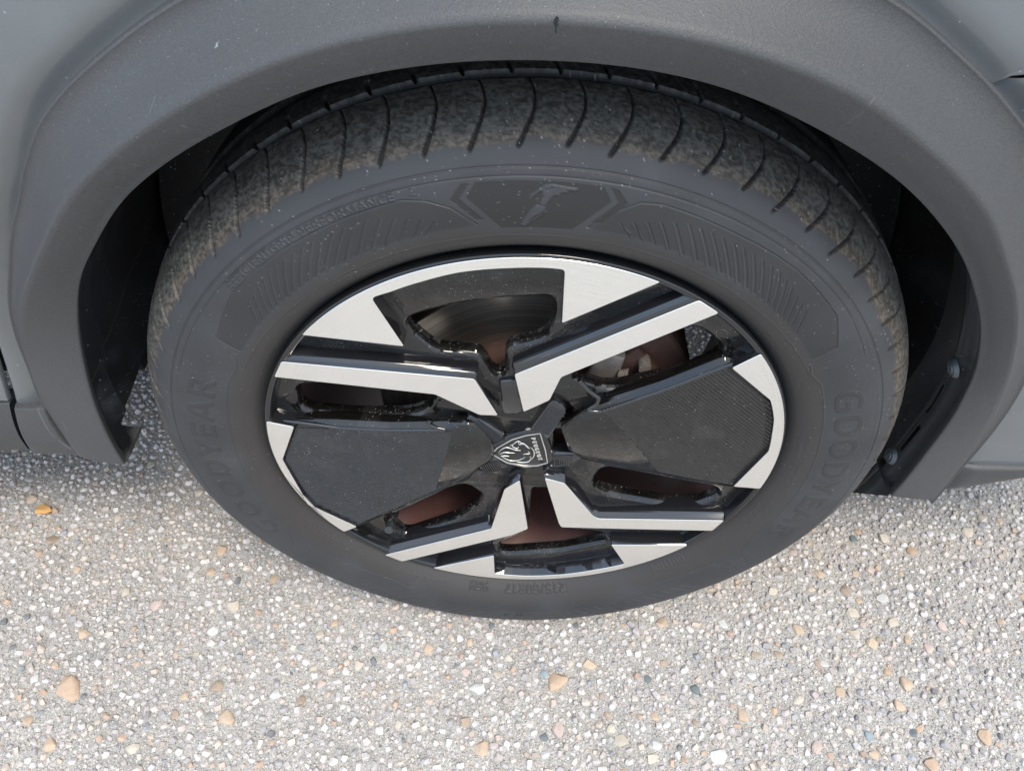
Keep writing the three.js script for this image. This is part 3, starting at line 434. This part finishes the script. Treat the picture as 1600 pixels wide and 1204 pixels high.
{ // quarter panel around the arch
  const nu = 170, nv = 34, a0 = 38.5, a1 = 177.2;
  const line = (a) => { const t = a * D2R; return a > 54.7 ? 0 : (0.3680 - 0.36 * 0.259) / (Math.sin(t) - 0.36 * Math.cos(t)); };
  const bound = (a) => { const t = a * D2R, cx = Math.cos(t), sy = Math.sin(t); let best = TOPY / sy; if (cx > 0) best = Math.min(best, 0.80 / cx); else for (let r = 0.44; r < best; r += 0.0008) if (r * cx < seamX(r * sy) + 0.0028) { best = r; break; } return best; };
  const g = grid(nu, nv, (i, j) => { const a = i < 60 ? mix(a0, 54.7, i / 60) : mix(54.72, a1, (i - 60) / (nu - 60)), t = a * D2R, r0 = Math.max(rO(a) - 0.0005, line(a)), r1 = Math.max(bound(a), r0 + 0.0004), s = (j / nv) ** 2.0, r = mix(r0, r1, s), x = Math.cos(t) * r, y = Math.sin(t) * r; const edge = j === nv && Math.cos(t) < 0 ? 0.004 : j === 0 && a < 54.7 ? 0.003 : 0; return [x, Math.max(y, 0.0215), panelZ(x, y) - edge]; });
  part('quarter_panel', planar(g, 0.25), M.paint);
}
{ // bumper behind it
  const nu = 90, nv = 30, a0 = -5.4, a1 = 54.45;
  const bound = (a) => { const t = a * D2R, cx = Math.cos(t), sy = Math.sin(t); let best = 0.80 / cx; if (sy < 0) best = Math.min(best, -0.0425 / sy); const q = (0.3655 - 0.36 * 0.259) / (sy - 0.36 * cx); if (q > 0) best = Math.min(best, q); return best; };
  const g = grid(nu, nv, (i, j) => { const a = mix(a0, a1, i / nu), t = a * D2R, r0 = rO(a) - 0.0005, r1 = Math.max(bound(a), r0 + 0.002), s = (j / nv) ** 1.8, r = mix(r0, r1, s), x = Math.cos(t) * r, y = Math.sin(t) * r; const edge = i === nu ? 0.003 : 0; return [x, y, panelZ(x, y, 0.02, 0.006 * sm(0.1, 0.3, y) + 0.0015) - edge]; });
  part('bumper', planar(g, 0.25), M.paint);
}
{ // bumper's lower trim, door, sill trims
  const g = grid(40, 12, (i, j) => { const x = mix(0.4345, 0.80, i / 40), top = -0.0432, bot = mix(-0.098, -0.062, sm(0.43, 0.56, x)), t = Math.min(1, Math.max(0, (j - 1) / 8)), xx = x + (i === 0 ? -0.002 * 0 + (1 - t) * -0.003 + 0.0045 * t : 0); const y = mix(top, bot, t), z = side(y) + 0.004 - 0.12 * sm(0.62, 0.95, x) ** 2 - 0.012 * t * t; return [xx, j > 9 ? y - 0.003 : y, j === 0 ? z - 0.010 : j > 9 ? z - [0.006, 0.03, 0.08][j - 10] : z - (i === 0 ? 0.004 : 0)]; });
  part('bumper_trim', planar(g, 1.0), M.trim);
  const d = grid(44, 40, (i, j) => { const y = mix(0.030, TOPY, (j / 40) ** 1.3), x = mix(-1.75, seamX(y) - 0.0030, 1 - (1 - i / 44) ** 2.0); return [x, y, side(y) - (i === 44 ? 0.005 : 0)]; });
  part('door', planar(d, 0.25), M.paint);
  const lower = (x0, x1, name) => {
    const h = grid(30, 15, (i, j) => { const t = Math.min(1, Math.max(0, (j - 3) / 9)); const y = mix(0.0265, -0.0495, t), xa = typeof x0 === 'function' ? x0(y) : x0, xb = x1(y), x = mix(xa, xb, i / 30), z = side(y) + 0.0075 + 0.004 * Math.sin(Math.PI * t) - 0.006 * t * t;
      const e = i === 0 || i === 30 ? 0.006 : i === 1 || i === 29 ? 0.001 : 0;
      return [x, j > 12 ? y - 0.004 : j < 3 ? y + [0, 0.0008, 0.0006][j] : y, (j === 0 ? z - 0.014 : j === 1 ? z - 0.003 : j === 2 ? z - 0.0008 : j > 12 ? z - [0.004, 0.03, 0.09][j - 13] : z) - e]; });
    part(name, planar(h, 1.0), M.trim);
  };
  lower((y) => seamX(y) + 0.003, (y) => -Math.sqrt(rO(180) ** 2 - y * y) + 0.004, 'sill_end_trim');
  lower(-1.75, (y) => seamX(y) - 0.003, 'sill_trim');
}
{ // wheel arch liner: inner wall of the wheel well, with two real slots, and its back
  const zs = [-0.0215, -0.0245, -0.028, -0.034, -0.0385, -0.0405, -0.0432, -0.0450, -0.0475, -0.0502, -0.053, -0.057, -0.062, -0.068, -0.08, -0.11, -0.16, -0.22, -0.30], n = 420, A0 = -19.6, A1 = 184.4;
  const step = (a, z) => 0.3885 + 0.006 * sm(-0.054, -0.064, z) + 0.014 * sm(-0.07, -0.2, z) - 0.0035 * sm(-0.036, -0.040, z) * (1 - sm(-0.050, -0.054, z)) * (1 - sm(20, 40, a)) + 0.0 - 0.009 * (1 - sm(-8, 14, a));
  const ang = (i, z = -0.055) => mix(mix(-10.6, A0, Math.min(1, Math.max(0, (-0.012 - z) / 0.043))), A1, i / n);
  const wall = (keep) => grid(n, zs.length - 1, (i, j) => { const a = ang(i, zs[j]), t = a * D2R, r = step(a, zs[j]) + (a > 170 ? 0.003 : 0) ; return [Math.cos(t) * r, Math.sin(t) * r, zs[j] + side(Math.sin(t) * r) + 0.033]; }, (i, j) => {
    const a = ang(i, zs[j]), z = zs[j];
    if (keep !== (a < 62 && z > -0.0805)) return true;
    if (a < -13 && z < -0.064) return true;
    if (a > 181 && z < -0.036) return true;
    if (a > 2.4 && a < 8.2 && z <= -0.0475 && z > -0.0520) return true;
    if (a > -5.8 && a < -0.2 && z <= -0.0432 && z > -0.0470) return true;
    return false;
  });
  const back = new THREE.RingGeometry(0.10, 0.405, 90, 1, A0 * D2R, (A1 - A0) * D2R); back.translate(0, 0, -0.268);
  part('wheel_arch_liner', merge([planar(wall(false), 0.3), planar(back, 0.3)]), M.liner);
  part('lit_liner_flange', planar(wall(true), 0.3), M.litFlange);  // right stretch of the same wall, colour lightened to imitate skylight on it
  const sc = std({ c: [0.13, 0.14, 0.145], roughness: 0.4, metalness: 0.2 });
  for (const [a, z] of [[12.6, -0.0425], [-7.9, -0.0490]]) {
    const t = a * D2R, r = step(a, z) - 0.0022;
    const c = [new THREE.CylinderGeometry(0.0072, 0.0095, 0.0036, 28), new THREE.CylinderGeometry(0.0046, 0.0050, 0.0012, 20), new THREE.BoxGeometry(0.0060, 0.0010, 0.0012), new THREE.BoxGeometry(0.0012, 0.0010, 0.0060)];
    c[1].translate(0, 0.0022, 0); c[2].translate(0, 0.0031, 0); c[3].translate(0, 0.0032, 0);
    const q = merge(c); q.applyMatrix4(new THREE.Matrix4().makeBasis(new THREE.Vector3(-Math.sin(t), Math.cos(t), 0), new THREE.Vector3(-Math.cos(t), -Math.sin(t), 0), new THREE.Vector3(0, 0, 1))); q.translate(Math.cos(t) * r, Math.sin(t) * r, z);
    part('liner_screw', q, sc);
  }
}
part('hub_carrier', merge([new THREE.CylinderGeometry(0.055, 0.07, 0.14, 40).rotateX(Math.PI / 2).translate(0, 0, -0.17), new THREE.CylinderGeometry(0.03, 0.03, 1.2, 20).rotateX(Math.PI / 2).translate(0, 0, -0.8), box(-0.35, 0.05, -0.06, 0.0, -0.34, -0.27)]), M.rust);
part('body_shell', merge([box(-1.75, -0.47, -0.045, TOPY - 0.01, -1.75, -0.14), box(0.47, 0.80, -0.06, TOPY - 0.01, -1.75, -0.16), box(-0.47, 0.47, 0.47, TOPY - 0.01, -1.75, -0.14), box(-0.47, 0.47, -0.05, 0.47, -1.75, -0.34), box(-0.47, -0.415, -0.04, 0.47, -0.34, -0.14), box(0.415, 0.47, -0.05, 0.47, -0.34, -0.14), box(0.400, 0.43, -0.093, 0.12, -0.139, -0.037)]), M.shell);
// ---- a dark scrap caught on the arch's crease above the wheel
{
  const a = 88.4, t = a * D2R, r = 0.4145, y = Math.sin(t) * r, x = Math.cos(t) * r;
  const s = new THREE.Shape(); [[-1.1, 2.2], [0.1, 4.4], [1.3, 4.0], [1.5, 2.6], [0.7, 2.8], [1.2, 0.4], [0.3, -0.6], [0.35, -3.6], [-0.25, -3.6], [-0.4, -0.4], [-1.4, 0.3]].forEach(([a, b], i) => (i ? s.lineTo(a / 1100, b / 1080) : s.moveTo(a / 1100, b / 1080))); s.closePath();
  const g = slab(s, 0.0, 0.0006, { b: 0.0001, s: 1, uv: 0.05 }), p = g.attributes.position; for (let i = 0; i < p.count; i++) p.setZ(i, p.getZ(i) + 0.0011 * Math.sin(p.getX(i) * 1400) + 0.0007);
  g.computeVertexNormals(); g.rotateX(-0.12);
  const m = mesh('leaf_scrap', g, std({ c: [0.022, 0.024, 0.024], roughness: 0.8 }), scene); m.position.set(x, y + AXLE, side(y) + 0.0392);
  m.userData = { label: 'tiny dark shrivelled leaf scrap stuck to the top of the wheel arch trim', category: 'leaf' };
}
const NOTABLE = (O, T, B, K, N, P, Wt, G) => [[-0.686, -0.161, 0.0200, T], [-0.629, -0.096, 0.0211, N], [-0.524, 0.101, 0.0384, O], [-0.557, 0.135, 0.0163, T], [-0.522, 0.161, 0.0207, T], [-0.398, -0.086, 0.0190, O], [-0.402, -0.055, 0.0168, T], [-0.319, -0.046, 0.0148, O], [-0.578, -0.054, 0.0131, T], [-0.504, -0.024, 0.0164, B], [-0.458, -0.008, 0.0198, P], [-0.360, -0.007, 0.0216, B], [-0.535, 0.032, 0.0176, T], [-0.353, 0.092, 0.0201, N], [-0.389, 0.104, 0.0150, T], [-0.332, 0.128, 0.0245, T], [-0.455, -0.177, 0.0181, B], [0.044, 0.079, 0.0294, O], [0.084, 0.058, 0.0188, T], [-0.041, 0.155, 0.0238, T], [-0.060, 0.126, 0.0163, N], [0.176, 0.002, 0.0213, T], [-0.061, 0.033, 0.0122, T], [-0.027, 0.071, 0.0135, B], [-0.064, 0.069, 0.0136, P], [0.043, 0.132, 0.0210, P], [0.028, 0.141, 0.0128, K], [0.206, 0.084, 0.0150, K], [0.069, 0.008, 0.0106, K], [0.151, 0.074, 0.0118, K], [0.029, 0.069, 0.0136, G], [-0.035, 0.011, 0.0115, K], [0.155, 0.116, 0.0131, T], [0.104, 0.130, 0.0146, B], [0.413, -0.046, 0.0183, N], [0.517, -0.104, 0.0190, O], [0.630, -0.158, 0.0177, B], [0.602, -0.136, 0.0213, B], [0.445, -0.122, 0.0154, K], [0.453, -0.133, 0.0136, O], [0.485, -0.125, 0.0193, B], [0.359, -0.100, 0.0152, P], [0.390, -0.096, 0.0170, B], [0.453, -0.075, 0.0149, P], [0.321, -0.044, 0.0165, B], [0.386, -0.068, 0.0167, T], [0.370, -0.047, 0.0147, B], [0.342, 0.008, 0.0194, T], [0.413, -0.014, 0.0197, B], [0.411, 0.012, 0.0158, B], [0.426, 0.024, 0.0174, T], [0.459, -0.037, 0.0200, Wt], [0.461, -0.004, 0.0195, B], [0.520, 0.001, 0.0159, P], [0.495, 0.028, 0.0173, P], [0.472, 0.018, 0.0122, O], [0.549, -0.006, 0.0124, P], [0.435, 0.059, 0.0127, O], [0.454, 0.072, 0.0235, T], [0.438, 0.098, 0.0181, T], [0.373, 0.082, 0.0167, T], [0.322, 0.093, 0.0166, B], [0.255, 0.112, 0.0204, T], [0.292, 0.107, 0.0115, O], [0.393, 0.132, 0.0145, G], [0.444, 0.128, 0.0121, K], [0.453, 0.122, 0.0121, O], [0.523, 0.130, 0.0257, O], [0.453, 0.161, 0.0220, O], [0.331, 0.145, 0.0191, P], [0.393, 0.152, 0.0142, T], [0.284, 0.041, 0.0138, N], [0.311, 0.040, 0.0138, N], [0.357, 0.051, 0.0137, N], [0.402, 0.038, 0.0121, P], [0.363, 0.049, 0.0154, Wt], [0.251, 0.003, 0.0159, Wt], [0.274, 0.066, 0.0152, Wt], [-0.050, 0.088, 0.0218, Wt], [0.222, 0.156, 0.0237, Wt], [0.114, 0.144, 0.0192, B], [-0.192, 0.064, 0.0154, B], [-0.283, 0.100, 0.0166, Wt], [-0.165, 0.040, 0.0156, Wt], [-0.245, 0.026, 0.0158, B]];
const CHIP = [-0.657, -0.141];
// ---------------------------------------------------------------- pavement with pebbles set into it
{
  const t = tex(1024, (u, v, i, j) => {
    const big = fbm(u * 6, v * 6, 201, 4, 6), mid = fbm(u * 60, v * 60, 202, 3, 60), f = hash(i >> 1, j >> 1, 203), f2 = hash(i, j, 204);
    let q = 0.40 + 0.10 * (big - 0.5) + 0.16 * (mid - 0.5) + 0.20 * (f - 0.5) + 0.08 * (f2 - 0.5); let w = 1;
    if (f > 0.93) { q += 0.22; } if (f < 0.05) q *= 0.5; w = 0.93 + 0.1 * (hash(i >> 2, j >> 2, 205) - 0.3);
    return [q, q * 0.952, q * 0.915 * w];
  }, true);
  const b = tex(1024, (u, v, i, j) => { const q = 0.5 * fbm(u * 90, v * 90, 206, 3, 90) + 0.5 * hash(i >> 1, j >> 1, 203); return [q, q, q]; }, false);
  const g = new THREE.PlaneGeometry(160, 160, 1, 1); g.rotateX(-Math.PI / 2); const uv = g.attributes.uv; for (let i = 0; i < uv.count; i++) uv.setXY(i, uv.getX(i) * 160 / 0.55, uv.getY(i) * 160 / 0.55);
  const ground = mesh('ground', g, std({ map: t, bumpMap: b, bumpScale: 0.0010, roughness: 0.95 }), scene);
  ground.userData = { kind: 'structure', label: 'pale pebbly pavement of washed gravel set in grey binder' };
  const R = rng(4242);
  const tones = [[0.68, 0.66, 0.62], [0.60, 0.58, 0.55], [0.50, 0.485, 0.46], [0.40, 0.39, 0.38], [0.58, 0.53, 0.46], [0.54, 0.46, 0.37], [0.33, 0.33, 0.33], [0.47, 0.42, 0.39], [0.62, 0.62, 0.62], [0.26, 0.29, 0.31], [0.46, 0.33, 0.22], [0.13, 0.14, 0.15]], odds = [14, 17, 17, 12, 13, 10, 6, 10, 5, 1.6, 3.4, 0.6];
  const sum = odds.reduce((a, q) => a + q, 0);
  const pick = () => { let q = R() * sum, k = 0; while ((q -= odds[k]) > 0) k++; const j = 0.95 + 0.26 * R(); return tones[k].map((v, n) => mix(0.44, v, 0.80) * j * [1.04, 0.985, 0.955][n]); };
  const stone = (n, seed, wob = 0.2) => { const r = rng(seed), pts = []; for (let i = 0; i < n; i++) { const z = 1 - 2 * (i + 0.5) / n, a = i * 2.39996 + r() * 0.7, q = Math.sqrt(1 - z * z), m = 1 - wob + wob * r(), sk = 1 + 0.0; pts.push(new THREE.Vector3(q * Math.cos(a) * m, z * m, q * Math.sin(a) * m * (1 + 0.35 * Math.cos(a) * (seed % 3 - 1)))) ; } const g = BGU.toCreasedNormals(new ConvexGeometry(pts), 0.75); g.deleteAttribute('uv'); return planar(g, 1.3); };
  const cell = 0.012, cells = new Map(), key = (i, j) => i * 100003 + j;
  const free = (x, z, r, gap) => { const i0 = Math.floor((x - r - 0.024) / cell), i1 = Math.floor((x + r + 0.024) / cell), j0 = Math.floor((z - r - 0.024) / cell), j1 = Math.floor((z + r + 0.024) / cell); for (let i = i0; i <= i1; i++) for (let j = j0; j <= j1; j++) for (const s of cells.get(key(i, j)) ?? []) if ((s[0] - x) ** 2 + (s[1] - z) ** 2 < ((s[2] + r) * gap) ** 2) return false; return true; };
  const take = (x, z, r) => { const k = key(Math.floor(x / cell), Math.floor(z / cell)); if (!cells.has(k)) cells.set(k, []); cells.get(k).push([x, z, r]); };
  // the larger pebbles, each its own piece
  const forms = [1, 2, 3, 4, 5, 6].map((s) => stone(22, s * 17 + s % 3, 0.3));
  const stoneTex = tex(256, (u, v) => { const n = fbm(u * 8, v * 8, 210, 4, 8), q = 0.78 + 0.32 * n, w = sm(0.5, 0.75, fbm(u * 6, v * 6, 211, 3, 6)) * 0.14; return [q, q + w * 0.5, q + w]; }, true);
  const mats = new Map();
  const mat = (c) => { const k = c.map((v) => Math.round(v * 50)).join(); if (!mats.has(k)) mats.set(k, std({ c: c.map((v) => Math.round(v * 50) / 50), map: stoneTex, roughness: 0.72 })); return mats.get(k); };
  const put = (x, z, d, c, lift = 0.30) => {
    const m = mesh('pebble', forms[Math.floor(R() * 6)], mat(c), ground), r = d / 2, e = 0.75 + 0.75 * R();
    m.scale.set(r * Math.sqrt(e), r * (0.30 + 0.18 * R()), r / Math.sqrt(e)); m.position.set(x, r * 0.5 * (lift - 0.30) + r * 0.04, z); m.rotation.set((R() - 0.5) * 0.5, R() * 6.283, (R() - 0.5) * 0.5, 'YXZ'); take(x, z, r);
  };
  const O = [0.56, 0.40, 0.28], T = [0.58, 0.44, 0.31], B = [0.60, 0.52, 0.42], K = [0.17, 0.19, 0.20], N = [0.42, 0.31, 0.23], P = [0.58, 0.46, 0.40], Wt = [0.62, 0.60, 0.57], G = [0.27, 0.33, 0.36];
  let many = 0;
  for (const [x, z, d, c] of NOTABLE(O, T, B, K, N, P, Wt, G)) { put(x, z, d * 0.9, c, 0.36); many++; }
  for (let tries = 0; many < 300 && tries < 20000; tries++) { const x = (R() * 2 - 1) * 0.86, z = mix(-0.34, 0.26, R()), d = 0.0085 + 0.008 * R() ** 2.2; if (!free(x, z, d / 2, 1.0)) continue; const u = R(); put(x, z, d, u < 0.30 ? pick() : u < 0.5 ? B : u < 0.65 ? T : u < 0.8 ? Wt : u < 0.88 ? P : u < 0.93 ? N : pick()); many++; }
  // the rest, too small to pick apart
  const list = [];
  const sow = (n, d0, d1, gap, x1, za, zb) => { for (let k = 0; k < n; k++) { const x = (R() * 2 - 1) * x1, z = mix(za, zb, R()), d = mix(d0, d1, R() ** 1.6); if (!free(x, z, d / 2, gap)) continue; take(x, z, d / 2); list.push([x, z, d]); } };
  sow(45000, 0.0080, 0.0130, 0.84, 1.15, -0.75, 0.62); sow(60000, 0.0056, 0.0080, 0.86, 1.15, -0.75, 0.62); sow(130000, 0.0036, 0.0056, 0.88, 1.1, -0.7, 0.58); sow(260000, 0.0018, 0.0034, 0.88, 0.95, -0.45, 0.42);
  const im = new THREE.InstancedMesh(stone(14, 999, 0.3), std({ map: stoneTex, roughness: 0.74 }), list.length); im.name = 'fine_gravel'; im.castShadow = im.receiveShadow = true;
  const o = new THREE.Object3D(), cc = new THREE.Color();
  list.forEach(([x, z, d], i) => { const r = d / 2, e = 0.78 + 0.55 * R(); o.position.set(x, r * (R() - 0.30) * 0.55, z); o.rotation.set((R() - 0.5) * 0.9, R() * 6.283, (R() - 0.5) * 0.9); o.scale.set(r * e * 1.1, r * (0.5 + 0.4 * R()), r / e * 1.1); o.updateMatrix(); im.setMatrixAt(i, o.matrix); const c = pick(), k = d < 0.0042 ? 0.92 : 1.08; im.setColorAt(i, cc.setRGB(c[0] * k, c[1] * k * 0.985, c[2] * k)); });
  im.userData = { kind: 'stuff' }; ground.add(im);
  console.log('pebbles', many, 'gravel', list.length);
  // one loose orange chip on top
  const chip = mesh('stone_chip', stone(14, 5151), std({ c: [0.72, 0.40, 0.13], map: stoneTex, roughness: 0.7 }), scene); chip.scale.set(0.0155, 0.0045, 0.0095); chip.rotation.y = -0.25; chip.position.set(CHIP[0], 0.006, CHIP[1]);
  chip.userData = { label: 'bright orange-yellow flat stone chip lying on the gravel, lower left of the tyre', category: 'stone chip' };
}
renderer.render(scene, camera);
